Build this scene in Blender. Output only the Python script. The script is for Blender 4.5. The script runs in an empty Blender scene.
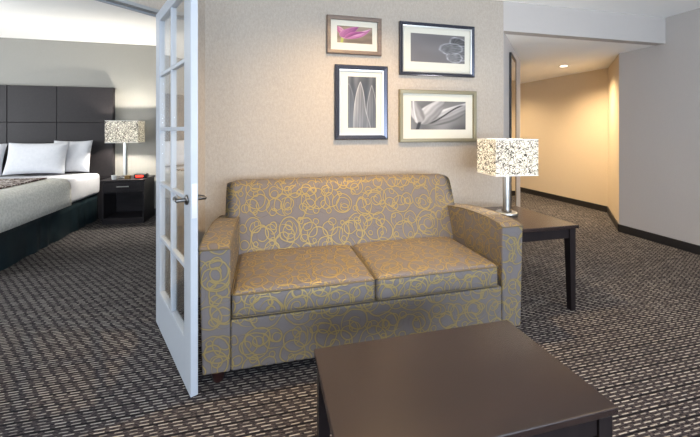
import bpy, bmesh, math, random
from mathutils import Vector, Matrix, noise
random.seed(7)
S = bpy.context.scene
COL = S.collection
PI = math.pi
H_CAM = 1.34

# ------------------------------------------------------------------ helpers
def lin(c):
    return tuple((x/12.92 if x <= .04045 else ((x+.055)/1.055)**2.4) for x in c)
def rgb(r, g, b): return lin((r/255., g/255., b/255.))

class NT:
    """tiny node expression builder"""
    def __init__(s, name):
        s.m = bpy.data.materials.new(name); s.m.use_nodes = True
        s.t = s.m.node_tree; s.t.nodes.clear()
        s.out = s.t.nodes.new('ShaderNodeOutputMaterial')
    def n(s, typ, **kw):
        nd = s.t.nodes.new(typ)
        for k, v in kw.items(): setattr(nd, k, v)
        return nd
    def link(s, a, b): s.t.links.new(a, b)
    def put(s, sock, v):
        if isinstance(v, bpy.types.NodeSocket): s.link(v, sock)
        elif v is not None:
            if hasattr(sock.default_value, '__len__') and len(sock.default_value) == 4 and len(v) == 3: v = (*v, 1)
            sock.default_value = v
    def math(s, op, a, b=None, c=None, clamp=False):
        nd = s.n('ShaderNodeMath', operation=op); nd.use_clamp = clamp
        s.put(nd.inputs[0], a)
        if b is not None: s.put(nd.inputs[1], b)
        if c is not None: s.put(nd.inputs[2], c)
        return nd.outputs[0]
    def vmath(s, op, a, b=None):
        nd = s.n('ShaderNodeVectorMath', operation=op)
        s.put(nd.inputs[0], a)
        if b is not None: s.put(nd.inputs[1], b)
        return nd.outputs[0]
    def step(s, v, a, b):
        nd = s.n('ShaderNodeMapRange', interpolation_type='SMOOTHSTEP')
        s.put(nd.inputs['Value'], v); s.put(nd.inputs['From Min'], a); s.put(nd.inputs['From Max'], b)
        nd.inputs['To Min'].default_value = 0; nd.inputs['To Max'].default_value = 1
        return nd.outputs[0]
    def mix(s, f, a, b):
        nd = s.n('ShaderNodeMix', data_type='RGBA')
        s.put(nd.inputs[0], f); s.put(nd.inputs[6], a); s.put(nd.inputs[7], b)
        return nd.outputs[2]
    def coord(s, k='Object'): return s.n('ShaderNodeTexCoord').outputs[k]
    def scale(s, v, k):
        nd = s.n('ShaderNodeMapping'); s.put(nd.inputs['Vector'], v); nd.inputs['Scale'].default_value = k
        return nd.outputs[0]
    def noise(s, v, scale, detail=3, rough=.55, dist=0., dim='3D', out='Fac'):
        nd = s.n('ShaderNodeTexNoise', noise_dimensions=dim)
        s.put(nd.inputs['Vector'], v); nd.inputs['Scale'].default_value = scale
        nd.inputs['Detail'].default_value = detail; nd.inputs['Roughness'].default_value = rough
        nd.inputs['Distortion'].default_value = dist
        return nd.outputs[out]
    def sep(s, v):
        nd = s.n('ShaderNodeSeparateXYZ'); s.put(nd.inputs[0], v); return nd.outputs
    def bump(s, h, strength, dist=.002):
        nd = s.n('ShaderNodeBump'); s.put(nd.inputs['Height'], h)
        nd.inputs['Strength'].default_value = strength; nd.inputs['Distance'].default_value = dist
        return nd.outputs[0]
    def bsdf(s, color, rough=.5, metal=0., spec=.5, normal=None, **kw):
        nd = s.n('ShaderNodeBsdfPrincipled')
        s.put(nd.inputs['Base Color'], color); s.put(nd.inputs['Roughness'], rough)
        s.put(nd.inputs['Metallic'], metal); nd.inputs['Specular IOR Level'].default_value = spec
        if normal: s.link(normal, nd.inputs['Normal'])
        for k, v in kw.items(): s.put(nd.inputs[k.replace('_', ' ')], v)
        return nd.outputs[0]
    def done(s, sh): s.link(sh, s.out.inputs[0]); return s.m

def plain(name, col, rough=.5, metal=0., spec=.5, **kw):
    t = NT(name)
    nz = t.noise(t.coord(), 40, 2)
    c = t.mix(t.math('MULTIPLY', nz, .12), (*col, 1), (*[x*.6 for x in col], 1))
    return t.done(t.bsdf(c, rough, metal, spec, **kw))

# ------------------------------------------------------------------ materials
def mat_wallpaper(name, col, amp=.10, fine=260):
    t = NT(name); co = t.coord()
    a = t.noise(co, fine, 3, .7); b = t.noise(t.scale(co, (1, 1, .5)), 70, 3, .6)
    f = t.math('ADD', t.math('MULTIPLY', a, .6), t.math('MULTIPLY', b, .4))
    f = t.step(f, .36, .64)
    c = t.mix(f, (*[x*(1-amp) for x in col], 1), (*[min(1, x*(1+amp)) for x in col], 1))
    return t.done(t.bsdf(c, .75, spec=.25, normal=t.bump(f, .35, .0015)))
M = {}
M['wallpaper'] = mat_wallpaper('textured_wallpaper', rgb(168, 158, 146), .11)
M['paint'] = mat_wallpaper('smooth_wall_paint', rgb(180, 174, 169), .015, 400)
M['hall_paint_warm'] = mat_wallpaper('warm_lit_hall_paint', rgb(208, 190, 162), .02, 400)  # greige wall paint with the warm hall light tinted into its colour
M['bed_paint_dim'] = mat_wallpaper('dimmed_bedroom_wall_paint', rgb(142, 140, 134), .02, 300)  # same wall paint, darkened in colour for the dimmer bedroom light
M['ceiling'] = mat_wallpaper('ceiling_paint', rgb(246, 245, 242), .01, 300)
M['trim'] = plain('white_trim_paint', rgb(170, 177, 186), .35)
M['header'] = plain('grey_track_metal', rgb(150, 152, 152), .4, .3)
M['baseboard'] = plain('dark_baseboard', rgb(34, 31, 30), .45)
M['chrome'] = plain('satin_nickel', rgb(205, 204, 200), .36, 1.)
M['dark_chrome'] = plain('dark_nickel', rgb(110, 108, 106), .28, 1.)
M['black_plastic'] = plain('black_plastic', rgb(22, 22, 24), .35)
M['cup'] = plain('white_paper', rgb(225, 225, 222), .5)
M['foot'] = plain('dark_foot_wood', rgb(40, 20, 18), .35)
M['matboard'] = plain('cream_mat_board', rgb(204, 200, 186), .8, spec=.2)

def mat_carpet():
    t = NT('patterned_carpet'); co = t.coord(); x, y, z = t.sep(co)
    wob = t.noise(co, 9, 2)
    yy = t.math('ADD', y, t.math('MULTIPLY', t.math('SUBTRACT', wob, .5), .006))
    row_p, L = .0198, .060
    r = t.math('DIVIDE', yy, row_p)
    row = t.math('FLOOR', r); fy = t.math('FRACT', r)
    cell = t.n('ShaderNodeTexWhiteNoise', noise_dimensions='1D'); t.link(row, cell.inputs['W'])
    pair = t.math('FLOOR', t.math('DIVIDE', row, 2))
    off = t.math('ADD', t.math('ADD', t.math('MULTIPLY', row, .13), t.math('MULTIPLY', pair, .27)), t.math('MULTIPLY', cell.outputs['Value'], .14))
    xx = t.math('ADD', t.math('DIVIDE', x, L), off)
    fx = t.math('FRACT', xx)
    ax = t.math('ABSOLUTE', t.math('SUBTRACT', fx, .5))
    ay = t.math('ABSOLUTE', t.math('SUBTRACT', fy, .5))
    wn2 = t.n('ShaderNodeTexWhiteNoise', noise_dimensions='2D')
    cmb = t.n('ShaderNodeCombineXYZ'); t.link(t.math('FLOOR', xx), cmb.inputs[0]); t.link(row, cmb.inputs[1]); t.link(cmb.outputs[0], wn2.inputs['Vector'])
    rv = wn2.outputs['Value']
    hl = t.math('ADD', .20, t.math('MULTIPLY', rv, .14))
    fuzz = t.noise(t.scale(co, (130, 420, 1)), 1, 2, .6)
    dash = t.math('MULTIPLY', t.math('SUBTRACT', 1, t.step(ax, hl, t.math('ADD', hl, .08))), t.math('SUBTRACT', 1, t.step(ay, .04, .20)))
    dash = t.math('MULTIPLY', dash, t.math('ADD', .30, t.math('MULTIPLY', rv, .48)))
    dash = t.math('MULTIPLY', dash, t.math('ADD', .25, t.math('MULTIPLY', fuzz, 1.3), clamp=True))
    g = t.math('FRACT', t.math('DIVIDE', yy, row_p*4))
    groove = t.step(t.math('ABSOLUTE', t.math('SUBTRACT', g, .5)), .415, .465)
    thin = t.math('MULTIPLY', t.step(ay, .36, .46), .6)
    heather = t.noise(t.scale(co, (45, 230, 1)), 1, 3, .75)
    base = t.mix(t.step(heather, .38, .66), (*rgb(22, 22, 30), 1), (*rgb(88, 81, 80), 1))
    tone = t.noise(co, 60, 2)
    dcol = t.mix(tone, (*rgb(176, 172, 166), 1), (*rgb(226, 219, 206), 1))
    c = t.mix(dash, base, dcol)
    c = t.mix(t.math('MAXIMUM', t.math('MULTIPLY', groove, .88), thin), c, (*rgb(13, 13, 17), 1))
    hgt = t.math('ADD', dash, t.math('MULTIPLY', heather, .6))
    return t.done(t.bsdf(c, .95, spec=.08, normal=t.bump(hgt, .5, .003)))
M['carpet'] = mat_carpet()

def mat_fabric():
    t = NT('scroll_upholstery')
    uv = t.coord('UV')
    wn = t.noise(uv, 7, 2, .5, out='Color')
    w = t.vmath('SUBTRACT', wn, (.5, .5, .5))
    sc = t.n('ShaderNodeVectorMath', operation='SCALE'); t.link(w, sc.inputs[0]); sc.inputs[3].default_value = .04
    p = t.vmath('ADD', uv, sc.outputs[0])
    lines = None; edge = None
    def layer(cell, pitch, rmin, rmax, width, off, spiral):
        nonlocal lines, edge
        pp = t.vmath('ADD', p, off)
        v = t.n('ShaderNodeTexVoronoi', voronoi_dimensions='2D', feature='F1')
        t.link(pp, v.inputs['Vector']); v.inputs['Scale'].default_value = 1/cell; v.inputs['Randomness'].default_value = .42
        d = t.math('MULTIPLY', v.outputs['Distance'], cell)
        rnd = t.sep(v.outputs['Color'])
        if spiral:
            q = t.vmath('SUBTRACT', pp, v.outputs['Position']); s_ = t.sep(q)
            ang = t.math('DIVIDE', t.math('ARCTAN2', s_[1], s_[0]), 2*PI)
            ang = t.math('ADD', ang, rnd[1])
            f = t.math('FRACT', t.math('SUBTRACT', t.math('DIVIDE', d, pitch), ang))
            dist = t.math('MULTIPLY', t.math('ABSOLUTE', t.math('SUBTRACT', f, .5)), pitch)
            ln = t.math('SUBTRACT', 1, t.step(dist, width*.7, width*1.3))
            rm = t.math('ADD', rmin, t.math('MULTIPLY', rnd[0], (rmax-rmin)*.3))
            ln = t.math('MULTIPLY', ln, t.step(d, t.math('SUBTRACT', rm, .001), rm))
            ln = t.math('MULTIPLY', ln, t.math('SUBTRACT', 1, t.step(d, rmax-.001, rmax)))
        else:
            r0 = t.math('ADD', rmin, t.math('MULTIPLY', rnd[0], rmax-rmin))
            dist = t.math('ABSOLUTE', t.math('SUBTRACT', d, r0))
            ln = t.math('SUBTRACT', 1, t.step(dist, width*.7, width*1.3))
        lines = ln if lines is None else t.math('MAXIMUM', lines, ln)
        o_ = t.math('SUBTRACT', 1, t.step(dist, width*1.5, width*2.6))
        if spiral:
            o_ = t.math('MULTIPLY', o_, t.step(d, t.math('SUBTRACT', rm, .004), rm))
            o_ = t.math('MULTIPLY', o_, t.math('SUBTRACT', 1, t.step(d, rmax-.001, rmax+.003)))
        edge = o_ if edge is None else t.math('MAXIMUM', edge, o_)
    layer(.185, .046, .018, .088, .0038, (0, 0, 0), True)
    layer(.135, .034, .014, .064, .0036, (.37, .21, 0), True)
    layer(.105, .03, .012, .030, .0032, (.11, .63, 0), False)
    layer(.210, .03, .062, .095, .0036, (.53, .09, 0), False)
    weave = t.noise(t.scale(uv, (500, 500, 1)), 1, 2)
    base = t.mix(weave, (*rgb(82, 78, 82), 1), (*rgb(113, 106, 102), 1))
    base = t.mix(t.math('MULTIPLY', edge, .3), base, (*rgb(52, 45, 38), 1))
    gold = t.mix(weave, (*rgb(118, 101, 58), 1), (*rgb(158, 137, 84), 1))
    c = t.mix(t.math('MULTIPLY', lines, .90), base, gold)
    rg = t.math('SUBTRACT', .72, t.math('MULTIPLY', lines, .22))
    return t.done(t.bsdf(c, rg, t.math('MULTIPLY', lines, .25), spec=.3, normal=t.bump(lines, .35, .001)))
M['fabric'] = mat_fabric()
M['piping'] = plain('dark_piping', rgb(92, 80, 58), .7)

def mat_wood(name, c1, c2, rough, spec=.5, scl=(2, 30, 30)):
    t = NT(name); co = t.coord()
    g = t.noise(t.scale(co, scl), 1.5, 4, .6, .3)
    c = t.mix(t.step(g, .3, .7), (*c1, 1), (*c2, 1))
    r = t.math('ADD', rough, t.math('MULTIPLY', g, .02))
    return t.done(t.bsdf(c, r, spec=spec))
M['espresso'] = mat_wood('espresso_wood_top', rgb(36, 26, 24), rgb(42, 30, 27), .24, .55)
M['espresso_dark'] = mat_wood('espresso_wood_frame', rgb(24, 19, 20), rgb(30, 24, 24), .4, .22, (20, 20, 3))
M['charcoal'] = mat_wood('charcoal_laminate', rgb(34, 31, 33), rgb(46, 42, 44), .4, .3, (3, 20, 20))
M['frame_brown'] = mat_wood('brown_frame_wood', rgb(92, 76, 66), rgb(116, 98, 84), .35)
M['frame_blue'] = plain('gunmetal_frame', rgb(74, 76, 86), .25, .75)
M['frame_olive'] = plain('champagne_frame', rgb(134, 126, 102), .38, .45)
M['frame_gold'] = plain('antique_gold_frame', rgb(140, 112, 70), .35, .6)

def mat_headboard():
    t = NT('dark_headboard_vinyl'); co = t.coord()
    a = t.noise(t.scale(co, (60, 60, 60)), 1, 3)
    c = t.mix(a, (*rgb(26, 23, 25), 1), (*rgb(44, 40, 41), 1))
    return t.done(t.bsdf(c, .5, spec=.25, normal=t.bump(a, .2, .001)))
M['headboard'] = mat_headboard()

def mat_cloth(name, c1, c2, scale, bump=.4, rough=.85, wave=False):
    t = NT(name); co = t.coord()
    a = t.noise(co, scale, 3, .6)
    if wave:
        v = t.n('ShaderNodeTexVoronoi', feature='F1'); t.link(co, v.inputs['Vector']); v.inputs['Scale'].default_value = scale
        a = v.outputs['Distance']
    c = t.mix(a, (*c1, 1), (*c2, 1))
    return t.done(t.bsdf(c, rough, spec=.2, normal=t.bump(a, bump, .004)))
M['linen'] = mat_cloth('white_linen', rgb(184, 185, 190), rgb(202, 202, 204), 30, .1)
M['quilt'] = mat_cloth('cream_quilt', rgb(200, 199, 190), rgb(232, 230, 222), 45, .7, wave=True)
M['skirt'] = mat_cloth('black_green_skirt', rgb(22, 31, 34), rgb(38, 50, 54), 12, .2, .35)

def mat_runner():
    t = NT('brown_patterned_runner'); co = t.coord()
    nz = t.noise(co, 9, 3, .5, 1.2)
    f = t.step(t.math('ABSOLUTE', t.math('SUBTRACT', nz, .5)), .03, .06)
    c = t.mix(f, (*rgb(205, 198, 190), 1), (*rgb(84, 64, 58), 1))
    return t.done(t.bsdf(c, .85, spec=.2))
M['runner'] = mat_runner()

def mat_glass():
    t = NT('door_glass')
    lw = t.n('ShaderNodeFresnel'); bf = t.n('ShaderNodeNewGeometry').outputs['Backfacing']
    t.link(t.math('ADD', 1.38, t.math('MULTIPLY', bf, 1/1.38-1.38)), lw.inputs['IOR'])
    f = t.math('MULTIPLY', lw.outputs[0], 1.0, clamp=True)
    tr = t.n('ShaderNodeBsdfTransparent'); tr.inputs[0].default_value = (.97, .98, .975, 1)
    gl = t.n('ShaderNodeBsdfGlossy'); gl.inputs['Roughness'].default_value = .01; gl.inputs[0].default_value = (1, 1, 1, 1)
    mx = t.n('ShaderNodeMixShader'); t.link(f, mx.inputs[0]); t.link(tr.outputs[0], mx.inputs[1]); t.link(gl.outputs[0], mx.inputs[2])
    return t.done(mx.outputs[0])
M['glass'] = mat_glass()
M['mirror'] = plain('mirror_silver', rgb(235, 235, 232), .02, 1.)

def mat_shade():
    t = NT('scribble_lamp_shade'); co = t.coord()
    lines = None
    wv = t.vmath('SUBTRACT', t.noise(co, 16, 2, .5, out='Color'), (.5, .5, .5))
    k = t.n('ShaderNodeVectorMath', operation='SCALE'); t.link(wv, k.inputs[0]); k.inputs[3].default_value = .09
    cd_ = t.vmath('ADD', co, k.outputs[0])
    for sc, off, w in ((19, 0, .030), (27, 5, .042), (36, 11, .05)):
        p = t.vmath('ADD', cd_, (off, off*.7, off*1.3))
        v = t.n('ShaderNodeTexVoronoi', feature='DISTANCE_TO_EDGE'); t.link(p, v.inputs['Vector']); v.inputs['Scale'].default_value = sc
        l = t.math('SUBTRACT', 1, t.step(v.outputs['Distance'], w*.5, w*1.0))
        lines = l if lines is None else t.math('MAXIMUM', lines, l)
    c = t.mix(t.math('MULTIPLY', lines, .96), (*rgb(252, 249, 240), 1), (*rgb(24, 20, 16), 1))
    d = t.n('ShaderNodeBsdfDiffuse'); t.link(c, d.inputs[0])
    tl = t.n('ShaderNodeBsdfTranslucent'); t.link(c, tl.inputs[0])
    mx = t.n('ShaderNodeMixShader'); mx.inputs[0].default_value = .55
    t.link(d.outputs[0], mx.inputs[1]); t.link(tl.outputs[0], mx.inputs[2])
    return t.done(mx.outputs[0])
M['shade'] = mat_shade()
def mat_emit(name, col, k):
    t = NT(name); e = t.n('ShaderNodeEmission'); e.inputs[0].default_value = (*col, 1); e.inputs[1].default_value = k
    return t.done(e.outputs[0])
M['lamp_glow'] = mat_emit('lit_lens', (1, .9, .72), 9)
M['red_digits'] = mat_emit('red_display', (1, .05, .03), 3)
def mat_vcol():
    t = NT('printed_photograph'); a = t.n('ShaderNodeAttribute', attribute_name='print')
    return t.done(t.bsdf(a.outputs['Color'], .35, spec=.4))
M['print'] = mat_vcol()

# ------------------------------------------------------------------ mesh helpers
def empty(name, loc=(0, 0, 0), rz=0):
    o = bpy.data.objects.new(name, None); o.empty_display_size = .1
    COL.objects.link(o); o.location = loc; o.rotation_euler = (0, 0, rz); return o
def tag(o, label, cat, group=None):
    o['label'] = label; o['category'] = cat
    if group: o['group'] = group
    return o
def box_uv(bm):
    uv = bm.loops.layers.uv.new('UVMap')
    bm.normal_update()
    for f in bm.faces:
        n = f.normal; a = [abs(n.x), abs(n.y), abs(n.z)*.9]
        k = a.index(max(a))
        for l in f.loops:
            p = l.vert.co
            if k == 0: l[uv].uv = (p.y + 3.3, p.z + 1.7)
            elif k == 1: l[uv].uv = (p.x, p.z)
            else: l[uv].uv = (p.x + .9, p.y + 5.1)
def link(name, bm, mat, parent=None, smooth=False, uv=False, wn=False, struct=False):
    bmesh.ops.recalc_face_normals(bm, faces=bm.faces)
    if uv: box_uv(bm)
    me = bpy.data.meshes.new(name); bm.to_mesh(me); bm.free()
    me.materials.append(M[mat] if isinstance(mat, str) else mat)
    o = bpy.data.objects.new(name, me); COL.objects.link(o)
    if smooth:
        for p in me.polygons: p.use_smooth = True
    if wn:
        md = o.modifiers.new('wn', 'WEIGHTED_NORMAL'); md.keep_sharp = False; md.weight = 80
    if parent: o.parent = parent
    if struct: o['kind'] = 'structure'
    return o
def new(): return bmesh.new()
def add_box(bm, x0, x1, y0, y1, z0, z1, mtx=None):
    vs = [bm.verts.new((x, y, z)) for z in (z0, z1) for x, y in ((x0, y0), (x1, y0), (x1, y1), (x0, y1))]
    if mtx:
        for v in vs: v.co = mtx @ v.co
    for q in ((3, 2, 1, 0), (4, 5, 6, 7), (0, 1, 5, 4), (1, 2, 6, 5), (2, 3, 7, 6), (3, 0, 4, 7)):
        bm.faces.new([vs[i] for i in q])
    return bm
def bevel(bm, r, seg=2):
    bmesh.ops.bevel(bm, geom=list(bm.edges), offset=r, segments=seg, profile=.5, affect='EDGES'); return bm
def bbox(x0, x1, y0, y1, z0, z1, r=.003, seg=2): return bevel(add_box(new(), x0, x1, y0, y1, z0, z1), r, seg)
def prism(pts, z0, z1, bm=None):
    bm = bm or new()
    a = [bm.verts.new((x, y, z0)) for x, y in pts]; b = [bm.verts.new((x, y, z1)) for x, y in pts]
    bm.faces.new(a[::-1]); bm.faces.new(b)
    n = len(pts)
    for i in range(n): bm.faces.new((a[i], a[(i+1) % n], b[(i+1) % n], b[i]))
    return bm
def lathe(prof, seg=40, cx=0, cy=0, bm=None):
    bm = bm or new(); rings = []
    for r, z in prof:
        if r < 1e-6: rings.append([bm.verts.new((cx, cy, z))])
        else: rings.append([bm.verts.new((cx+r*math.cos(2*PI*i/seg), cy+r*math.sin(2*PI*i/seg), z)) for i in range(seg)])
    for a, b in zip(rings, rings[1:]):
        for i in range(seg):
            j = (i+1) % seg
            if len(a) == 1 and len(b) == 1: break
            if len(a) == 1: bm.faces.new((a[0], b[j], b[i]))
            elif len(b) == 1: bm.faces.new((a[i], a[j], b[0]))
            else: bm.faces.new((a[i], a[j], b[j], b[i]))
    return bm
def tube(bm, pts, r, seg=8, closed=False):
    pts = [Vector(p) for p in pts]; n = len(pts); rings = []
    for i, p in enumerate(pts):
        if closed: d = pts[(i+1) % n] - pts[i-1]
        else: d = pts[min(i+1, n-1)] - pts[max(i-1, 0)]
        d.normalize()
        up = Vector((0, 0, 1)) if abs(d.z) < .9 else Vector((1, 0, 0))
        a = d.cross(up).normalized(); b = d.cross(a)
        rings.append([bm.verts.new(p + r*(math.cos(2*PI*k/seg)*a + math.sin(2*PI*k/seg)*b)) for k in range(seg)])
    for i in range(n if closed else n-1):
        A, B = rings[i], rings[(i+1) % n]
        for k in range(seg): bm.faces.new((A[k], A[(k+1) % seg], B[(k+1) % seg], B[k]))
    if not closed: bm.faces.new(rings[0][::-1]); bm.faces.new(rings[-1])
    return bm
def soft_box(hx, hy, hz, r, nx=14, ny=14, nz=3, bulge=0., front=0., wrinkle=0., seed=0):
    """rounded cuboid centred on the origin, with a crowned top"""
    def ax(h, n):
        e = [-h + r*(1-math.cos(k*PI/8)) for k in range(0, 4)]
        mid = [-h+r + (2*h-2*r)*k/n for k in range(n+1)]
        return e + mid + [-v for v in e[::-1]]
    X, Y, Z = ax(hx, nx), ax(hy, ny), ax(hz, nz); bm = new(); V = {}
    def vert(x, y, z):
        k = (round(x, 6), round(y, 6), round(z, 6))
        if k not in V:
            c = Vector((max(-hx+r, min(hx-r, x)), max(-hy+r, min(hy-r, y)), max(-hz+r, min(hz-r, z))))
            d = Vector((x, y, z)) - c
            p = c + d.normalized()*r if d.length > 1e-9 else Vector((x, y, z))
            u, v = x/hx, y/hy
            m = max(0, 1-u**4)*max(0, 1-v**4)
            if z > 0: p.z += bulge*m*(z/hz)
            if front: p.y += (-front if y < 0 else front)*max(0, 1-u**4)*max(0, 1-(z/hz)**2)*abs(v)
            if wrinkle:
                q = Vector((p.x*5+seed, p.y*5, p.z*5)); p += wrinkle*Vector((noise.noise(q), noise.noise(q+Vector((9, 0, 0))), noise.noise(q+Vector((0, 9, 0)))))
            V[k] = bm.verts.new(p)
        return V[k]
    def face(A, B, f):
        for i in range(len(A)-1):
            for j in range(len(B)-1):
                q = [vert(*f(A[i], B[j])), vert(*f(A[i+1], B[j])), vert(*f(A[i+1], B[j+1])), vert(*f(A[i], B[j+1]))]
                if len(set(q)) == 4:
                    try: bm.faces.new(q)
                    except ValueError: pass
    for z in (-hz, hz): face(X, Y, lambda a, b: (a, b, z))
    for y in (-hy, hy): face(X, Z, lambda a, b: (a, y, b))
    for x in (-hx, hx): face(Y, Z, lambda a, b: (x, a, b))
    return bm
def move(bm, x, y, z, rx=0, rz=0):
    bmesh.ops.transform(bm, matrix=Matrix.Translation((x, y, z)) @ Matrix.Rotation(rz, 4, 'Z') @ Matrix.Rotation(rx, 4, 'X'), verts=bm.verts)
    return bm
def dup(root, loc=None, name=None):
    r = root.copy(); COL.objects.link(r)
    if loc is not None: r.location = loc
    for ch in list(root.children):
        c = ch.copy(); COL.objects.link(c); c.parent = r
        for g in list(ch.children):
            d = g.copy(); COL.objects.link(d); d.parent = c
    return r

# ------------------------------------------------------------------ room shell
YP = 3.04                       # picture wall plane
CZ, HZ, BZ = 2.65, 2.348, 2.675  # ceiling heights: living room, hall, bedroom
XR = 4.535
C1 = (-.477, YP)                # left end of picture wall
HJ = (-.665, 2.705)             # door jamb corner
HL = (2.352, YP)                # right end of picture wall
HLe = (3.595, 4.283)            # far end of the diagonal hall wall
R1, R2 = (XR, 3.585), (5.41, 4.46)
q = .7071
OP = 1.75                       # opening width along the diagonal
J2 = (HJ[0]-OP*q, HJ[1]-OP*q)

link('floor', add_box(new(), -6.2, 7.2, -2.8, 8.2, -.1, 0), 'carpet', struct=True)
# picture wall incl. stub to the french-door jamb, solid, reaching the diagonal hall wall
link('wall_front', prism([C1, HL, (HL[0]-.10, YP+.12), (C1[0]-.02, YP+.12), (HJ[0]-.07, HJ[1]+.07), HJ], 0, CZ), 'wallpaper', struct=True)
link('wall_hall_left', prism([HL, HLe, (HLe[0], 7.6), (HLe[0]-.12, 7.6), (HLe[0]-.12, HLe[1]+.05), (HL[0]-.10, YP+.12)], 0, CZ), 'paint', struct=True)
link('wall_hall_end', add_box(new(), HLe[0], 5.41, 7.6, 7.72, 0, CZ), 'hall_paint_warm', struct=True)
link('wall_hall_right', prism([(R1[0]+.004, R1[1]+.004), R2, (5.41, 7.72), (5.53, 7.72), (5.53, 4.41), (XR+.124, R1[1]-.05+.004)], 0, CZ), 'hall_paint_warm', struct=True)
link('wall_right', prism([(XR, -2.6), (XR+.12, -2.6), (XR+.12, R1[1]-.05), (R1[0]+.004, R1[1]+.004)], 0, CZ), 'paint', struct=True)
# soffit over the hall mouth: the whole dropped ceiling slab
link('ceiling_hall', prism([(HL[0]+.10, YP+.10), (XR, YP+.10), R1, R2, (5.41, 7.6), (HLe[0], 7.6), HLe], HZ, HZ+.02), 'ceiling', struct=True)
link('trim_soffit', prism([HL, (XR, YP), (XR, YP+.10), (HL[0]+.10, YP+.10)], HZ-.0005, CZ), 'paint', struct=True)
link('ceiling', prism([(-2.25, -2.6), (XR+.12, -2.6), (XR+.12, YP+.1), (C1[0], YP+.1), HJ, J2, (-2.25, J2[1]-.2)], CZ, CZ+.1), 'ceiling', struct=True)
# diagonal wall with the double-door opening
def diag(a, b, off0, off1):
    """strip along the diagonal between distances a and b from the jamb, off0..off1 behind the room face"""
    P = lambda s, o: (HJ[0]-s*q-o*q, HJ[1]-s*q+o*q)
    return [P(a, off0), P(b, off0), P(b, off1), P(a, off1)]
link('wall_left', prism([J2, (-2.25, J2[1]-.24), (-2.25, -2.6), (-2.37, -2.6), (-2.37, J2[1]-.1), (J2[0]-.12*q, J2[1]+.12*q)], 0, CZ), 'wallpaper', struct=True)
link('wall_door_header', prism(diag(0, OP, 0, .10), 2.175, CZ), 'wallpaper', struct=True)
link('trim_header', bevel(prism(diag(0, OP, -.006, .02), 2.15, 2.175), .002, 1), 'header', struct=True)
link('trim_track', prism(diag(0, OP, .03, .045), 2.15, 2.175), 'header', struct=True)
link('trim_track_inner', prism(diag(0, OP, .07, .10), 2.15, 2.175), 'trim', struct=True)
link('trim_jamb', prism(diag(-.004, .035, .0, .10), 0, 2.15), 'trim', struct=True)
# bedroom
link('wall_bedroom_back', add_box(new(), -6.0, HLe[0]-.12, 6.05, 6.17, 0, BZ), 'bed_paint_dim', struct=True)
link('wall_bedroom_right', add_box(new(), .60, .72, YP+.12, 6.05, 0, BZ), 'bed_paint_dim', struct=True)
link('wall_bedroom_near', add_box(new(), -6.0, -2.37, .86, .98, 0, BZ), 'bed_paint_dim', struct=True)
link('ceiling_bedroom', prism([(-6.0, .98), (-2.37, 1.3), (J2[0]-.1, J2[1]+.1), (HJ[0]-.09, HJ[1]+.09), (C1[0]-.05, YP+.12), (.72, YP+.12), (.72, 6.05), (-6.0, 6.05)], BZ, BZ+.1), 'ceiling', struct=True)
def window_wall_x(name, x0, x1, ya, yb, wa, wb, za, zb, top, mat):
    bm = new()
    add_box(bm, x0, x1, ya, wa, 0, top); add_box(bm, x0, x1, wb, yb, 0, top)
    add_box(bm, x0, x1, wa, wb, 0, za); add_box(bm, x0, x1, wa, wb, zb, top)
    return link(name, bm, mat, struct=True)
window_wall_x('wall_bedroom_left', -6.12, -6.0, .86, 6.17, 1.6, 4.6, .7, 2.3, BZ, 'bed_paint_dim')
bm = new()
add_box(bm, -2.37, -.9, -2.72, -2.6, 0, CZ); add_box(bm, 3.3, XR+.12, -2.72, -2.6, 0, CZ)
add_box(bm, -.9, 3.3, -2.72, -2.6, 0, .5); add_box(bm, -.9, 3.3, -2.72, -2.6, 2.4, CZ)
link('wall_back', bm, 'paint', struct=True)
bm = new()
for x in (-.9, .48, 1.86, 3.25): add_box(bm, x, x+.05, -2.70, -2.64, .5, 2.4)
for z in (.5, 2.35): add_box(bm, -.9, 3.3, -2.70, -2.64, z, z+.05)
link('window_1', bm, 'trim', struct=True)
bm = new()
for y in (1.6, 3.08, 4.55): add_box(bm, -6.09, -6.03, y, y+.05, .7, 2.3)
for z in (.7, 2.25): add_box(bm, -6.09, -6.03, 1.6, 4.6, z, z+.05)
link('window_2', bm, 'trim', struct=True)

# baseboards (dark), as thin mitred strips
BH = .10
def base_strip(name, a, b, side):
    d = (Vector(b)-Vector(a)).normalized(); n = Vector((-d.y, d.x))*side*.014
    link(name, bevel(prism([a, b, (b[0]+n.x, b[1]+n.y), (a[0]+n.x, a[1]+n.y)], 0, BH), .003, 1), 'baseboard', struct=True)
base_strip('baseboard_front', C1, HL, -1)
base_strip('baseboard_hall_left', HL, HLe, -1)
base_strip('baseboard_right', (XR, -2.6), R1, 1)
base_strip('baseboard_hall_diagonal', R1, R2, 1)
base_strip('baseboard_hall_right', R2, (5.41, 7.6), 1)
base_strip('baseboard_bedroom', (-6., 6.05), (.6, 6.05), -1)

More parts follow.
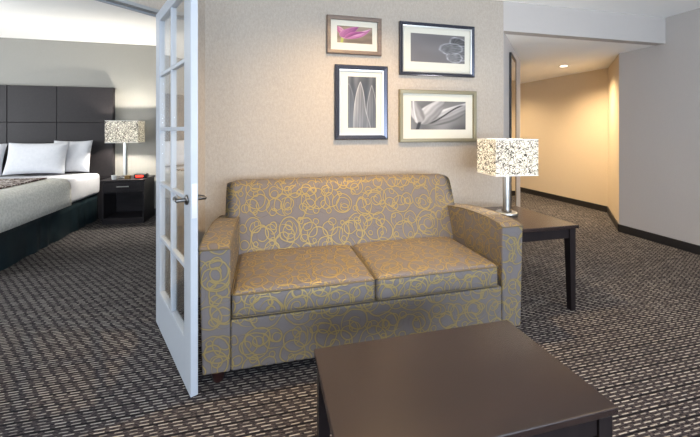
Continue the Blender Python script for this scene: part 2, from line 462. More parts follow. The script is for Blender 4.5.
# ------------------------------------------------------------------ french door leaf
DL, DT, DHt = .885, .036, 2.14
ang = math.radians(-90+25.2)
door = empty('french_door', (-.735, 2.653, 0), ang)      # local +x runs from hinge to free edge
tag(door, 'white french door leaf with ten glass panes standing open beside the sofa', 'door')
def dbox(bm, x0, x1, z0, z1, y0=0, y1=DT): return add_box(bm, x0, x1, y0, y1, z0, z1)
RB, RT = .26, 2.07
link('stile', bevel(dbox(new(), 0, .118, .012, DHt), .003, 1), 'trim', door)
link('stile', bevel(dbox(new(), DL-.125, DL, .012, DHt), .003, 1), 'trim', door)
link('rail', bevel(dbox(new(), .118, DL-.125, .012, RB), .002, 1), 'trim', door)
link('rail', bevel(dbox(new(), .118, DL-.125, RT, DHt), .002, 1), 'trim', door)
xm = (.118+DL-.125)/2
link('muntin', bevel(dbox(new(), xm-.011, xm+.011, RB, RT, .003, DT-.003), .002, 1), 'trim', door)
rows = [RB+(RT-RB)*k/5 for k in range(6)]
for k in range(1, 5):
    link('muntin', bevel(dbox(new(), .118, DL-.125, rows[k]-.011, rows[k]+.011, .004, DT-.004), .002, 1), 'trim', door)
for k in range(5):
    for a, b in ((.118, xm-.011), (xm+.011, DL-.125)):
        z0 = rows[k]+(.011 if k else 0); z1 = rows[k+1]-(.011 if k < 4 else 0)
        link('glass_pane', dbox(new(), a, b, z0, z1, DT/2-.002, DT/2+.002), 'glass', door)
# lever handles, one each side (door face toward -y local is the viewer side)
for side in (-1, 1):
    y0 = 0 if side < 0 else DT
    bm = new()
    lathe([(0, 0), (.026, 0), (.026, .006), (.022, .010), (0, .010)], 28, bm=bm)
    lathe([(.0095, .008), (.0095, .052), (0, .052)], 16, bm=bm)
    bmesh.ops.transform(bm, matrix=Matrix.Translation((DL-.062, y0, .985)) @ Matrix.Rotation(PI/2*(1 if side < 0 else -1), 4, 'X'), verts=bm.verts)
    hd = link('door_handle', bm, 'dark_chrome', door, smooth=True, wn=True)
    bm = new(); yy = y0+side*.048
    tube(bm, [(DL-.055, yy, .985), (DL-.09, yy, .986), (DL-.13, yy-side*.004, .984), (DL-.165, yy-side*.012, .983)], .0095, 10)
    link('lever', bm, 'dark_chrome', hd, smooth=True)
bm = new(); add_box(bm, DL-.002, DL+.002, DT/2-.012, DT/2+.012, .90, 1.07); link('latch_plate', bm, 'chrome', door)
for z in (.22, 1.05, 1.92):
    link('hinge', tube(new(), [(-.006, DT/2+.02, z), (-.006, DT/2+.02, z+.09)], .006, 8), 'chrome', door)

# ------------------------------------------------------------------ sofa
sofa = empty('sofa', (.665, 2.40, 0))
tag(sofa, 'two-seat upholstered sofa with gold scrolls on blue-grey fabric, against the wall', 'sofa')
sx0, sx1, AW, YF, YB = -.330, 1.618, .155, 1.90, 2.93
ox, oy = -.665, -2.40
def sof(bm): bmesh.ops.translate(bm, vec=(ox, oy, 0), verts=bm.verts); return bm
def arm(x0, x1, outer):
    prof = [(YF, .078), (YF, .722), (YF+.04, .738), (2.05, .750), (2.2, .752), (2.35, .745), (2.5, .730), (2.62, .712), (2.75, .695), (YB-.03, .665), (YB, .63), (YB, .078)]
    bm = new(); a = []; b = []
    for y, z in prof:
        tp = .018*(1-z/.73)
        a.append(bm.verts.new((x0+(tp if outer < 0 else 0), y, z))); b.append(bm.verts.new((x1-(tp if outer > 0 else 0), y, z)))
    bm.faces.new(a); bm.faces.new(b[::-1]); n = len(prof)
    for i in range(n): bm.faces.new((a[i], b[i], b[(i+1) % n], a[(i+1) % n]))
    bm.normal_update()
    bevel(bm, .012, 3)
    o = link('arm', sof(bm), 'fabric', sofa, smooth=True, uv=True, wn=True)
    top = [(y, z) for y, z in prof[1:10]]
    for xx in (x0+.003, x1-.003):
        link('piping', tube(new(), [(xx+ox, y+oy-.0 if k else y+oy-.001, z-.002) for k, (y, z) in enumerate(top)], .0038, 6), 'piping', o, smooth=True)
    link('piping', tube(new(), [(x0+ox+.004, YF+oy-.001, .722), (x1+ox-.004, YF+oy-.001, .722)], .0038, 6), 'piping', o, smooth=True)
arm(sx0, sx0+AW, -1)
arm(sx1-AW, sx1, 1)
base = link('base', sof(bbox(sx0+AW+.001, sx1-AW-.001, YF+.004, YB-.03, .078, .345, .010, 3)), 'fabric', sofa, smooth=True, uv=True, wn=True)
# back: reclined rounded slab
bx0, bx1 = sx0+.055, sx1-.075
prof = [(2.46, .34), (2.50, .50), (2.58, .70), (2.655, .865), (2.685, .922), (2.72, .948), (2.77, .956), (2.83, .947), (2.87, .91), (2.89, .85), (2.93, .55), (2.93, .34)]
bm = new(); NX = 26; grid = []
for i in range(NX+1):
    u = -1+2*i/NX; x = (bx0+bx1)/2 + (bx1-bx0)/2*u
    e = max(0, (abs(u)-.93)/.07)
    row = []
    for y, z in prof:
        cy, cz = 2.70, .62
        k = 1-.05*e*e
        zz = cz+(z-cz)*k if z > .6 else z
        yy = cy+(y-cy)*(1-.16*e*e)
        bul = .012*(1-u*u) if y < 2.7 and .4 < z < .9 else 0
        row.append(bm.verts.new((x, yy-bul, zz+ (.006*(1-u*u) if z > .9 else 0))))
    grid.append(row)
n = len(prof)
for i in range(NX):
    for j in range(n): bm.faces.new((grid[i][j], grid[i+1][j], grid[i+1][(j+1) % n], grid[i][(j+1) % n]))
bm.faces.new(grid[0][::-1]); bm.faces.new(grid[-1])
bk = link('backrest', sof(bm), 'fabric', sofa, smooth=True, uv=True, wn=True)
for xx, k in ((bx0, 0), (bx1, NX)):
    pass
# seat cushions
split = .622
for a, b, sd in ((sx0+AW+.004, split-.002, 1), (split+.002, sx1-AW-.030, 4)):
    hx = (b-a)/2; y0, y1 = YF-.008, 2.53; hy = (y1-y0)/2
    bm = soft_box(hx, hy, .070, .028, 18, 14, 3, bulge=.022, front=.008, wrinkle=.004, seed=sd)
    c = link('seat_cushion', sof(move(bm, (a+b)/2, (y0+y1)/2, .420)), 'fabric', sofa, smooth=True, uv=True)
    for zz in (.470, .366):
        pts = []
        rr = .022
        X0, X1, Y0, Y1 = a+.002, b-.002, y0-.003, y1-.002
        for (cx, cy, s0) in ((X1-rr, Y1-rr, 0), (X0+rr, Y1-rr, 1), (X0+rr, Y0+rr, 2), (X1-rr, Y0+rr, 3)):
            for kk in range(5):
                th = (s0+kk/4)*PI/2; pts.append((cx+rr*math.cos(th)+ox, cy+rr*math.sin(th)+oy, zz+(.010 if zz > .45 else -.002)))
        link('piping', tube(new(), pts, .0036, 6, closed=True), 'piping', c, smooth=True)
for x, y in ((sx0+.085, YF+.075), (sx1-.085, YF+.075), (sx0+.085, YB-.08), (sx1-.085, YB-.08)):
    link('foot', lathe([(0, 0), (.026, 0), (.036, .045), (.042, .0785), (0, .0785)], 20, x+ox, y+oy), 'foot', sofa, smooth=True, wn=True)

# ------------------------------------------------------------------ tables
def table(name, x0, x1, y0, y1, h, leg, apron, over, label, cat, top_t=.026, taper=.75):
    cx, cy = (x0+x1)/2, (y0+y1)/2; hx, hy = (x1-x0)/2, (y1-y0)/2
    t = empty(name, (cx, cy, 0)); tag(t, label, cat)
    link('table_top', bbox(-hx, hx, -hy, hy, h-top_t, h, .004, 2), 'espresso', t)
    ix, iy = hx-over, hy-over
    for sx in (-1, 1):
        for sy in (-1, 1):
            bm = new(); r = leg*taper
            X, Y = sx*ix, sy*iy
            vs = []
            for z, w in ((0, r), (h-top_t-apron, leg), (h-top_t, leg)):
                xs = sorted((X, X-sx*w)); ys = sorted((Y, Y-sy*w))
                vs.append([bm.verts.new((a, b, z)) for a, b in ((xs[0], ys[0]), (xs[1], ys[0]), (xs[1], ys[1]), (xs[0], ys[1]))])
            bm.faces.new(vs[0][::-1]); bm.faces.new(vs[2])
            for A, B in zip(vs, vs[1:]):
                for i in range(4): bm.faces.new((A[i], A[(i+1) % 4], B[(i+1) % 4], B[i]))
            link('leg', bm, 'espresso_dark', t)
    z0, z1 = h-top_t-apron, h-top_t; k = .008
    for s in (-1, 1):
        ya, yb = sorted((s*(iy-k), s*(iy-k-.02))); link('apron', add_box(new(), -ix+leg, ix-leg, ya, yb, z0, z1), 'espresso_dark', t)
        xa, xb = sorted((s*(ix-k), s*(ix-k-.02))); link('apron', add_box(new(), xa, xb, -iy+leg, iy-leg, z0, z1), 'espresso_dark', t)
    return t
table('coffee_table', .197, 1.129, .893, 1.434, .430, .055, .07, .012, 'low dark espresso wood coffee table in front of the sofa', 'table')
table('end_table', 1.672, 2.262, 2.085, 2.765, .637, .052, .075, .016, 'dark espresso wood end table beside the right sofa arm', 'table')

# ------------------------------------------------------------------ lamps
def lamp(loc, w, d, z0, z1, foot_r, stem_r, rz, label, power):
    L = empty('table_lamp', loc, rz); tag(L, label, 'lamp', 'table lamps with scribble shades')
    bz = loc[2]
    b = link('base', lathe([(0, 0), (foot_r, 0), (foot_r, .018), (foot_r-.006, .024), (stem_r+.004, .026), (0, .026)], 48), 'chrome', L, smooth=True, wn=True)
    h0, h1 = z0-bz, z1-bz
    link('stem', lathe([(0, .024), (stem_r, .024), (stem_r, h0+.02), (stem_r*.5, h0+.03), (0, h0+.03)], 32), 'chrome', L, smooth=True, wn=True)
    link('collar', lathe([(0, .026), (stem_r+.010, .026), (stem_r+.010, .040), (0, .040)], 32), 'dark_chrome', L, smooth=True, wn=True)
    bm = new(); th = .003
    for a, c in ((w/2, d/2),):
        for x0, x1, y0, y1 in ((-a, a, -c, -c+th), (-a, a, c-th, c), (-a, -a+th, -c+th, c-th), (a-th, a, -c+th, c-th)):
            add_box(bm, x0, x1, y0, y1, h0, h1)
    sh = link('lamp_shade', bm, 'shade', L)
    for z in (h0-.001, h1-.006):
        bm = new(); rr = []
        for zz, e in ((z, 0), (z, .0012), (z+.007, .0012), (z+.007, 0)):
            rr.append([bm.verts.new((sx*(w/2+e), sy*(d/2+e), zz)) for sx, sy in ((-1, -1), (1, -1), (1, 1), (-1, 1))])
        rr.append(rr[0])
        for A, B in zip(rr, rr[1:]):
            for k in range(4): bm.faces.new((A[k], A[(k+1) % 4], B[(k+1) % 4], B[k]))
        link('shade_rim', bm, 'cup', sh)
    bm = new(); tube(bm, [(-w/2+.003, 0, h1-.03), (w/2-.003, 0, h1-.03)], .0025, 6); tube(bm, [(0, -d/2+.003, h1-.03), (0, d/2-.003, h1-.03)], .0025, 6)
    tube(bm, [(0, 0, h0+.03), (0, 0, h1-.0)], .004, 6)
    link('harp', bm, 'chrome', L)
    ld = bpy.data.lights.new('bulb', 'POINT'); ld.energy = power; ld.color = (1, .93, .82); ld.shadow_soft_size = .035
    lo = bpy.data.objects.new('bulb', ld); COL.objects.link(lo); lo.parent = L; lo.location = (.02, 0.02, (h0+h1)/2)
    return L
lamp((1.955, 2.49, .637), .37, .285, .975, 1.265, .085, .030, math.radians(-5), 'lit silver table lamp with scribbled shade on the end table by the sofa', 16)
lamp((-2.00, 5.75, .632), .43, .26, 1.155, 1.475, .07, .028, math.radians(-2), 'lit silver table lamp with scribbled shade on the bedroom nightstand', 80)

# ------------------------------------------------------------------ nightstand
ns = empty('nightstand', (-1.962, 5.78, 0)); tag(ns, 'black nightstand with one drawer and an open shelf beside the bed', 'nightstand')
w, d0, d1 = .268, -.225, .235
link('nightstand_top', bbox(-w-.015, w+.015, d0-.015, d1, .605, .632, .003, 1), 'charcoal', ns)
bm = new(); add_box(bm, -w, -w+.022, d0, d1, .05, .605); add_box(bm, w-.022, w, d0, d1, .05, .605)
add_box(bm, -w+.022, w-.022, d1-.02, d1, .05, .605); add_box(bm, -w+.022, w-.022, d0+.004, d1-.02, .05, .085); add_box(bm, -w+.022, w-.022, d0+.02, d1-.02, .44, .458)
link('cabinet_body', bm, 'charcoal', ns)
dr = link('drawer', bbox(-w+.025, w-.025, d0+.001, d0+.35, .462, .600, .002, 1), 'charcoal', ns)
bm = new(); add_box(bm, -.075, .075, d0-.026, d0-.016, .530, .542); add_box(bm, -.066, -.056, d0-.017, d0+.001, .531, .541); add_box(bm, .056, .066, d0-.017, d0+.001, .531, .541)
link('drawer_handle', bm, 'chrome', dr)
link('plinth', add_box(new(), -w+.004, w-.004, d0+.012, d1-.005, 0, .05), 'charcoal', ns)
# small things on it
c = link('cup', lathe([(0, 0), (.028, 0), (.034, .06), (.031, .06), (.026, .004), (0, .004)], 24), 'cup'); c.location = (-2.10, 5.62, .632)
tag(c, 'small white cup left of the bedroom lamp foot', 'cup')
tin = link('coaster_box', bbox(-.035, .035, -.03, .03, 0, .05, .004, 1), 'frame_gold'); tin.location = (-1.93, 5.635, .632)
tag(tin, 'small dark box right of the bedroom lamp foot', 'box')
ck = empty('clock_radio', (-1.775, 5.70, .632)); tag(ck, 'black clock radio with red display on the nightstand', 'clock')
link('case', bbox(-.085, .085, -.05, .05, 0, .065, .008, 2), 'black_plastic', ck)
link('display', add_box(new(), -.06, .04, -.0515, -.0495, .018, .046), 'red_digits', ck)

# ------------------------------------------------------------------ bed
HBY = 5.97
hb = empty('headboard', (-3.28, 6.01, 0)); tag(hb, 'tall dark padded panel headboard on the bedroom wall', 'headboard')
link('backing', add_box(new(), -1.035, 1.035, -.02, .038, 0, 1.985), 'headboard', hb)
xs = [-2.243, -2.972, -3.579, -4.318]; zs = [.05, .62, 1.45, 1.985]
for i in range(3):
    for j in range(3):
        link('panel', bbox(xs[i+1]+.002+3.28, xs[i]-.002+3.28, -.045, -.021, zs[j]+.002, zs[j+1]-.002, .006, 2), 'headboard', hb)
bed = empty('bed', (-3.25, 4.85, 0)); tag(bed, 'made bed with white mattress and black skirted base', 'bed')
bx, by = .85, 1.10
# skirted base with soft folds
bm = new(); rings = []
def outline(hx, hy, step=.05):
    P = []
    for (x0, y0, x1, y1) in ((hx, -hy, hx, hy), (hx, hy, -hx, hy), (-hx, hy, -hx, -hy), (-hx, -hy, hx, -hy)):
        L = math.hypot(x1-x0, y1-y0); n_ = int(L/step)
        nrm = Vector(((y1-y0)/L, -(x1-x0)/L))
        for k in range(n_): P.append((x0+(x1-x0)*k/n_, y0+(y1-y0)*k/n_, nrm))
    return P
out = outline(bx-.035, by-.02)
for z in (0.005, .1, .2, .3, .385):
    amp = .014*(1-z/.42)
    rings.append([bm.verts.new((x+nr.x*amp*math.sin(k*1.1+math.sin(k*.37)*2), y+nr.y*amp*math.sin(k*1.1), z)) for k, (x, y, nr) in enumerate(out)])
for A, B in zip(rings, rings[1:]):
    for k in range(len(A)): bm.faces.new((A[k], A[(k+1) % len(A)], B[(k+1) % len(A)], B[k]))
bm.faces.new(rings[-1])
link('bed_skirt', bm, 'skirt', bed, smooth=True)
bm = soft_box(bx, by, .155, .05, 20, 24, 3, bulge=.012, wrinkle=.008, seed=3)
link('mattress', move(bm, 0, 0, .545), 'linen', bed, smooth=True)
# quilted coverlet over top and side
bm = new(); prof = [(-.88, .40), (-.878, .55), (-.87, .67), (-.83, .722), (-.7, .73), (0, .733), (.7, .73), (.79, .726), (.835, .712), (.867, .67), (.876, .60), (.88, .50), (.882, .395)]
ys = [-1.13 + k*(1.13+.20)/34 for k in range(35)]; gr = []
for y in ys:
    gr.append([bm.verts.new((x, y, z + (.004*noise.noise(Vector((x*4, y*4, z*4)))) )) for x, z in prof])
for A, B in zip(gr, gr[1:]):
    for k in range(len(prof)-1): bm.faces.new((A[k], A[k+1], B[k+1], B[k]))
cv = link('bedspread', bm, 'quilt', smooth=True); cv.location = (-3.25, 4.85, 0)
md = cv.modifiers.new('s', 'SOLIDIFY'); md.thickness = .010; md.offset = 1
tag(cv, 'cream quilted bedspread draped over the bed', 'bedspread')
bm = soft_box(.74, .38, .006, .004, 20, 8, 1, wrinkle=.0015)
rn = link('bed_runner', bm, 'runner', smooth=True); rn.location = (-3.32, 4.60, .7535)
tag(rn, 'brown and white patterned runner lying across the bedspread', 'bed runner')
# pillows
def pillow(x, y, z, w, h, th, tilt, rz, seed, label):
    bm = new(); N = 18; T = []; B = []
    for i in range(N+1):
        u = -1+2*i/N; ra = []; rb = []
        for j in range(N+1):
            v = -1+2*j/N
            k = max(0, (1-abs(u)**3.2)*(1-abs(v)**3.2))**.55
            px = u*w/2*(1-.07*(1-v*v)*abs(u)**3*0 - .05*(1-abs(v)**2)*(abs(u)**4)); pz = v*h/2*(1-.07*(1-u*u)*abs(v)**4)
            wr = .012*noise.noise(Vector((u*2+seed, v*2, seed)))*k
            ra.append(bm.verts.new((px, -th/2*k+wr-.002, pz))); rb.append(bm.verts.new((px, th/2*k+wr+.002, pz)))
        T.append(ra); B.append(rb)
    for i in range(N):
        for j in range(N):
            bm.faces.new((T[i][j], T[i+1][j], T[i+1][j+1], T[i][j+1])); bm.faces.new((B[i][j], B[i][j+1], B[i+1][j+1], B[i+1][j]))
    for i in range(N):
        bm.faces.new((T[i][0], B[i][0], B[i+1][0], T[i+1][0])); bm.faces.new((T[i][N], T[i+1][N], B[i+1][N], B[i][N]))
        bm.faces.new((T[0][i], T[0][i+1], B[0][i+1], B[0][i])); bm.faces.new((T[N][i], B[N][i], B[N][i+1], T[N][i+1]))
    p = link('pillow', bm, 'linen', smooth=True)
    p.location = (x, y, z); p.rotation_euler = (tilt, 0, rz)
    tag(p, label, 'pillow', 'bed pillows')
pillow(-3.07, 5.69, .948, .72, .45, .16, -.28, 0, 2, 'white pillow in front, middle of the three leaning on the headboard')
pillow(-2.72, 5.83, .958, .50, .47, .13, -.2, -.05, 5, 'white pillow nearest the nightstand, tucked behind the middle one')
pillow(-3.80, 5.70, .942, .70, .44, .16, -.28, .03, 8, 'white pillow cut by the left edge of the view')

# ------------------------------------------------------------------ framed photographs
def unproj(px, py, Y):
    th = math.radians(13.8); c, s = math.cos(th), math.sin(th); u = (px-350)/346
    t = Y/(c-s*u); return t*(c*u+s), H_CAM+t*(130-py)/346
def clamp01(x): return max(0, min(1, x))
def ss(a, b, x):
    t = clamp01((x-a)/(b-a)); return t*t*(3-2*t)
def mixc(a, b, f): return tuple(x+(y-x)*f for x, y in zip(a, b))
def nz(x, y, s=0): return noise.noise(Vector((x, y, s)))
def art_tulip(u, v):     # purple tulip lying to the right on a green-brown ground
    c = mixc((.60, .52, .44), (.42, .36, .30), clamp01(.5+.9*nz(u*3, v*4, 2)))
    c = mixc(c, (.84, .78, .70), ss(.55, .95, v)*ss(.3, .7, u)*.5)
    c = mixc(c, (.66, .70, .30), ss(.055, .02, abs(u-.13-.08*v))*ss(.48, .30, v))
    def petal(c, x0, y0, x1, y1, w, bend, ca, cb):
        dx, dy = x1-x0, y1-y0; L2 = dx*dx+dy*dy
        s_ = ((u-x0)*dx+(v-y0)*dy)/L2
        if not 0 < s_ < 1: return c
        d = ((u-x0)*dy-(v-y0)*dx)/math.sqrt(L2) + bend*math.sin(PI*s_)
        hw = w*math.sin(PI*min(1, s_**.65))**.8
        f = ss(hw+.012, hw-.02, abs(d)); k = clamp01(.5+.5*d/(hw+.02)+.35*nz(s_*4, d*40, x0*9))
        c = mixc(c, mixc(ca, cb, k), f); return mixc(c, (.93, .74, .84), ss(.02, .0, abs(abs(d)-hw))*f*.6)
    c = petal(c, .02, .95, .25, .28, .10, 0, (.88, .66, .74), (.62, .22, .46))
    c = petal(c, .14, .30, .95, .90, .15, -.10, (.96, .78, .86), (.62, .28, .52))
    c = petal(c, .12, .34, .62, 1.02, .17, .03, (.74, .42, .64), (.48, .18, .42))
    c = petal(c, .22, .30, .86, .72, .09, .10, (.76, .36, .64), (.40, .12, .34))
    return c
def art_flower(u, v):    # pale translucent petals at right on grey
    g = .46+.03*nz(u*3, v*3, 1)
    c = (g*1.03, g*.99, g*.99)
    for (cx, cy, a, b, an, br) in ((.90, .70, .17, .26, .5, .40), (.95, .38, .16, .28, 0, .52), (.80, .22, .15, .20, .3, .62), (.74, .52, .23, .20, .15, .56)):
        dx, dy = u-cx, (v-cy); X = dx*math.cos(an)+dy*math.sin(an); Y = -dx*math.sin(an)+dy*math.cos(an)
        r = math.hypot(X/a, Y/b) + .10*nz(math.atan2(Y, X)*1.6, cx*7, 3); f = ss(1.03, .85, r)
        vein = .5+.5*math.sin(22*math.atan2(Y/b, X/a+.9)+3*r); k = br*(.70+.22*vein)+.10*nz(u*14, v*10, 3)
        c = mixc(c, (k, k*.99, k*1.0), f*.85); c = mixc(c, (.86, .86, .88), ss(.16, .0, abs(r-.93))*(.45+.5*nz(u*9, v*9, 8)))
    return c
def art_leaf(u, v):      # upright pointed leaves
    g = .24+.08*math.sin(u*20+3*nz(u*2, v*3, 5))+.10*nz(u*5, v*2, 6); c = (g, g*.98, g*.97)
    c = mixc(c, (.56, .55, .54), ss(.8, 1, v)*.25)
    for (cx, tip, slope, lean, br, line) in ((.04, .86, .62, .0, .40, .35), (.84, .84, .42, .0, .42, .6), (.44, .90, .50, -.05, .60, .9)):
        y = tip-v
        if y <= 0: continue
        x = u-cx-lean*y; hw = .235*(1-math.exp(-y*slope*6.5))*(1+.9*ss(.45, 1, y)*(1 if x > 0 else -.1))
        f = ss(hw+.012, hw-.012, abs(x))
        k = br*(.60+.36*clamp01(.5-x/(hw+.05)*.7))+.05*math.sin(x*70)+.05*nz(u*8, v*3, 2)
        c = mixc(c, (k, k*.97, k*.95), f*(1-.35*ss(.4, .9, y))); e = ss(.022, .0, abs(abs(x)-hw))
        c = mixc(c, (.82, .80, .78), e*line*(.6+.4*ss(.9, .1, y)))
    return c
def art_lily(u, v):      # grey tulip sweeping up to the right
    g = .50+.16*nz(u*2.5, v*1.6, 9)-.10*ss(.3, 0, v)*ss(.4, .8, u); c = (g*.99, g*.97, g*.96)
    def petal(c, x0, y0, x1, y1, w, bend, a_, b_):
        dx, dy = x1-x0, y1-y0; L2 = dx*dx+dy*dy
        s_ = ((u-x0)*dx+(v-y0)*dy)/L2
        if not 0 < s_ < 1: return c
        d = ((u-x0)*dy-(v-y0)*dx)/math.sqrt(L2) + bend*math.sin(PI*s_)
        hw = w*math.sin(PI*min(1, s_**.7))**.7
        f = ss(hw+.012, hw-.03, abs(d)); k = a_+(b_-a_)*clamp01(.5+.5*d/(hw+.02))+.10*math.sin(d*60+nz(s_*3, 0, 2)*4)*.5
        return mixc(c, (k, k*.98, k*.97), f)
    c = petal(c, .16, .22, 1.10, .98, .24, -.10, .92, .40)
    c = petal(c, .14, .20, .60, 1.10, .20, .0, .90, .48)
    c = petal(c, .18, .26, .00, 1.10, .13, .0, .80, .50)
    ln = .22+.66*ss(.25, 1.0, u)-.02
    c = mixc(c, (.16, .15, .15), ss(.05, .01, abs(v-ln))*ss(.28, .42, u)*ss(1., .85, u)*.85)
    c = mixc(c, (.16, .15, .15), ss(.04, .015, abs(u-.12-.16*v))*ss(.30, .22, v))
    c = mixc(c, (.95, .95, .95), ss(.022, 0, abs(u-.05-.12*(1-v)**2))*ss(.25, .4, v)*.8)
    return c
def picture(label, px, fw, img, matf, art, depth=.034, gap=.0, bevel_in=False):
    """px: outer corners l,t,r,b at left and right edges; img: printed area in the same frame"""
    Yf = YP-depth
    (x0, zt0), (x1, zt1) = unproj(px[0], px[1], Yf), unproj(px[2], px[3], Yf)
    (_, zb0), (_, zb1) = unproj(px[0], px[5], Yf), unproj(px[2], px[4], Yf)
    z1 = (zt0+zt1)/2; z0 = (zb0+zb1)/2
    (a0, b1), (a1, b0) = unproj(img[0], img[1], YP-.008), unproj(img[2], img[3], YP-.008)
    cx = (x0+x1)/2
    P = empty('picture_frame', (cx, YP-.001, z0)); tag(P, label, 'framed photograph', 'framed flower photographs over the sofa')
    hx, hh = (x1-x0)/2, z1-z0
    bm = new()
    o = [(-hx, 0), (hx, 0), (hx, hh), (-hx, hh)]; i = [(-hx+fw, fw), (hx-fw, fw), (hx-fw, hh-fw), (-hx+fw, hh-fw)]
    def ring(pts, y): return [bm.verts.new((x, y, z)) for x, z in pts]
    yo, yi = -depth, (-depth*.62 if bevel_in else -depth+.002)
    m_ = [(-hx+fw*.18, fw*.18), (hx-fw*.18, fw*.18), (hx-fw*.18, hh-fw*.18), (-hx+fw*.18, hh-fw*.18)]
    R = [ring(o, 0), ring(o, yo+.004), ring(m_, yo), ring(i, yi), ring(i, -.004), ring(i, 0)]
    R.append(R[0])
    for A, B in zip(R, R[1:]):
        for k in range(4): bm.faces.new((A[k], A[(k+1) % 4], B[(k+1) % 4], B[k]))
    link('frame', bm, matf, P)
    if bevel_in:
        bm = new(); a_, b_ = fw*.80, fw*1.06
        q1 = [(-hx+a_, a_), (hx-a_, a_), (hx-a_, hh-a_), (-hx+a_, hh-a_)]; q2 = [(-hx+b_, b_), (hx-b_, b_), (hx-b_, hh-b_), (-hx+b_, hh-b_)]
        R = [ring(q1, yi+.006), ring(q1, yi-.005), ring(q2, yi-.002), ring(q2, yi+.006)]; R.append(R[0])
        for A, B in zip(R, R[1:]):
            for k in range(4): bm.faces.new((A[k], A[(k+1) % 4], B[(k+1) % 4], B[k]))
        link('inner_lip', bm, 'chrome', P)
    # mat board with a window
    ia = [(a0-cx, b0-z0), (a1-cx, b0-z0), (a1-cx, b1-z0), (a0-cx, b1-z0)]
    bm = new(); R = [ring(i, -.003), ring(i, -.008), ring(ia, -.008), ring(ia, -.003)]; R.append(R[0])
    for A, B in zip(R, R[1:]):
        for k in range(4): bm.faces.new((A[k], A[(k+1) % 4], B[(k+1) % 4], B[k]))
    link('mat_board', bm, 'matboard', P)
    # print
    NXg, NZg = 96, 64; W, Hh = a1-a0+.004, b1-b0+.004
    verts = [(a0-cx-.002+W*k/NXg, -.0055, b0-z0-.002+Hh*j/NZg) for j in range(NZg+1) for k in range(NXg+1)]
    faces = [(j*(NXg+1)+k, j*(NXg+1)+k+1, (j+1)*(NXg+1)+k+1, (j+1)*(NXg+1)+k) for j in range(NZg) for k in range(NXg)]
    me = bpy.data.meshes.new('print'); me.from_pydata(verts, [], faces)
    at = me.color_attributes.new('print', 'FLOAT_COLOR', 'POINT')
    for j in range(NZg+1):
        for k in range(NXg+1):
            c = art(k/NXg, j/NZg); at.data[j*(NXg+1)+k].color = (*[.72*w_ for w_ in lin([clamp01(v) for v in c])], 1)
    me.materials.append(M['print']); po = bpy.data.objects.new('print', me); COL.objects.link(po); po.parent = P
picture('small brown wooden frame with a purple tulip photograph', (327.1, 14.3, 381.7, 18.4, 55.8, 52.6), .034, (337.1, 25.3, 372.3, 44.5), 'frame_brown', art_tulip)
picture('dark wide frame with a pale flower on grey, top right of the group', (400.0, 21, 474.9, 26.2, 76.3, 75.8), .038, (410.6, 32.6, 464.7, 64.1), 'frame_blue', art_flower, bevel_in=True)
picture('upright dark frame with a pointed leaf photograph', (335.2, 64.6, 388.0, 65.8, 138.8, 140.6), .050, (347.9, 76.3, 376.1, 128.), 'frame_blue', art_leaf, bevel_in=True)
picture('olive-silver flat frame with a grey tulip photograph, lower right of the group', (399.8, 89.2, 477.0, 91.2, 141.4, 142.7), .034, (410.7, 100.7, 465.7, 129.6), 'frame_olive', art_lily)

# ------------------------------------------------------------------ tall hall mirror on the diagonal wall
mr = empty('wall_mirror', (HL[0]+.507, HL[1]+.507, .0), PI/4); tag(mr, 'tall narrow framed mirror on the hall wall behind the lamp', 'mirror')
L_, z0, z1 = .269, .22, 2.215
bm = new(); o = [(-L_, z0), (L_, z0), (L_, z1), (-L_, z1)]; i = [(-L_+.03, z0+.03), (L_-.03, z0+.03), (L_-.03, z1-.03), (-L_+.03, z1-.03)]
def ring(pts, y): return [bm.verts.new((x, y, z)) for x, z in pts]
R = [ring(o, -.003), ring(o, -.024), ring(i, -.024), ring(i, -.003)]; R.append(R[0])
for A, B in zip(R, R[1:]):
    for k in range(4): bm.faces.new((A[k], A[(k+1) % 4], B[(k+1) % 4], B[k]))
link('frame', bm, 'baseboard', mr)
bm = new(); o2 = i; i2 = [(-L_+.05, z0+.05), (L_-.05, z0+.05), (L_-.05, z1-.05), (-L_+.05, z1-.05)]
R = [ring(o2, -.010), ring(o2, -.0225), ring(i2, -.0195), ring(i2, -.010)]; R.append(R[0])
for A, B in zip(R, R[1:]):
    for k in range(4): bm.faces.new((A[k], A[(k+1) % 4], B[(k+1) % 4], B[k]))
link('inner_frame', bm, 'frame_gold', mr)
link('mirror_glass', add_box(new(), -L_+.046, L_-.046, -.0185, -.004, z0+.046, z1-.046), 'mirror', mr)

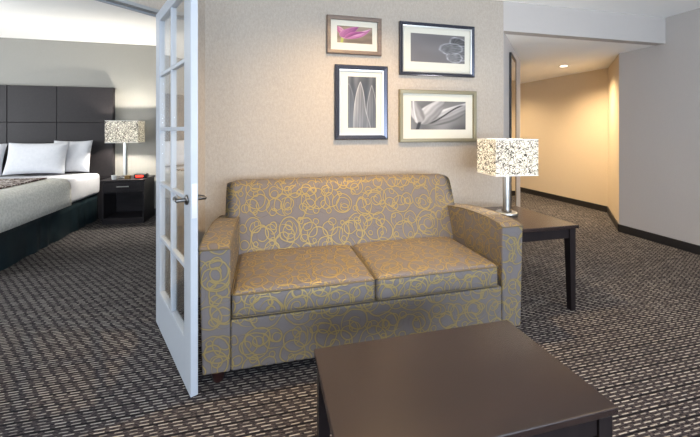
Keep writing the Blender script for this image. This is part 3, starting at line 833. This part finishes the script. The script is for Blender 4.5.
# ------------------------------------------------------------------ recessed downlights
def downlight(x, y, z, label, energy, col, group, cone=150, blend=1.0, r=.06):
    D = empty('recessed_downlight', (x, y, z)); tag(D, label, 'ceiling light', group)
    link('trim_ring', lathe([(.050, 0.0), (.050, -.004), (.078, -.006), (.082, 0.0)], 40), 'cup', D, smooth=True)
    link('lens', lathe([(0, -.002), (.050, -.002)], 32), 'lamp_glow', D)
    ld = bpy.data.lights.new('downlight_beam', 'SPOT'); ld.energy = energy; ld.color = col; ld.spot_size = math.radians(cone); ld.spot_blend = blend; ld.shadow_soft_size = r
    lo = bpy.data.objects.new('downlight_beam', ld); COL.objects.link(lo); lo.parent = D; lo.location = (0, 0, -.012)
W1 = (1, .67, .33)
downlight(4.57, 4.49, HZ, 'round recessed downlight in the lowered hall ceiling', 330, (1, .77, .50), 'recessed downlights')
downlight(4.55, 6.3, HZ, 'recessed downlight deeper in the hall', 160, (1, .77, .50), 'recessed downlights')
downlight(.78, 2.12, CZ, 'recessed downlight above the sofa seat', 270, W1, 'recessed downlights')
downlight(3.0, 1.2, CZ, 'recessed downlight above the right side of the living room', 70, W1, 'recessed downlights')
downlight(-.5, .4, CZ, 'recessed downlight above the left side of the living room', 60, W1, 'recessed downlights')

# ------------------------------------------------------------------ daylight through the windows, plus added ceiling fills
def area(name, loc, rot, sx, sy, e, col):
    ld = bpy.data.lights.new(name, 'AREA'); ld.shape = 'RECTANGLE'; ld.size = sx; ld.size_y = sy; ld.energy = e; ld.color = col
    lo = bpy.data.objects.new(name, ld); COL.objects.link(lo); lo.location = loc; lo.rotation_euler = rot
area('window_daylight', (1.2, -2.78, 1.45), (PI/2, 0, 0), 4.2, 1.9, 120, (.52, .73, 1.0))
area('window_ceiling_fill', (1.2, -2.77, 1.2), (PI/2+.75, 0, 0), 4.2, 1.2, 240, (.86, .92, 1.0))  # added fill, tilted upward to brighten the living room ceiling
area('bedroom_daylight', (-6.16, 3.1, 1.5), (0, -PI/2, 0), 1.6, 3.0, 50, (.90, .95, 1.0))
area('bedroom_ceiling_fill', (-6.15, 3.1, 1.2), (0, -PI/2-.75, 0), 1.0, 3.0, 200, (.92, .96, 1.0))  # extra upward fill added to lift the bedroom ceiling
wd = bpy.data.worlds.new('sky'); S.world = wd; wd.use_nodes = True
bg = wd.node_tree.nodes['Background']; bg.inputs[0].default_value = (.62, .78, 1, 1); bg.inputs[1].default_value = .9

# ------------------------------------------------------------------ camera
cd = bpy.data.cameras.new('camera'); cam = bpy.data.objects.new('camera', cd); COL.objects.link(cam)
cam.location = (0, 0, H_CAM); cam.rotation_euler = (PI/2, 0, math.radians(-13.8))
cd.sensor_width = 36; cd.lens = 36*346/700; cd.shift_y = -88.5/700; cd.clip_start = .02
S.camera = cam
vs = S.view_settings; vs.view_transform = 'Standard'; vs.look = 'None'; vs.gamma = 1; vs.use_curve_mapping = False; vs.exposure = 0.25
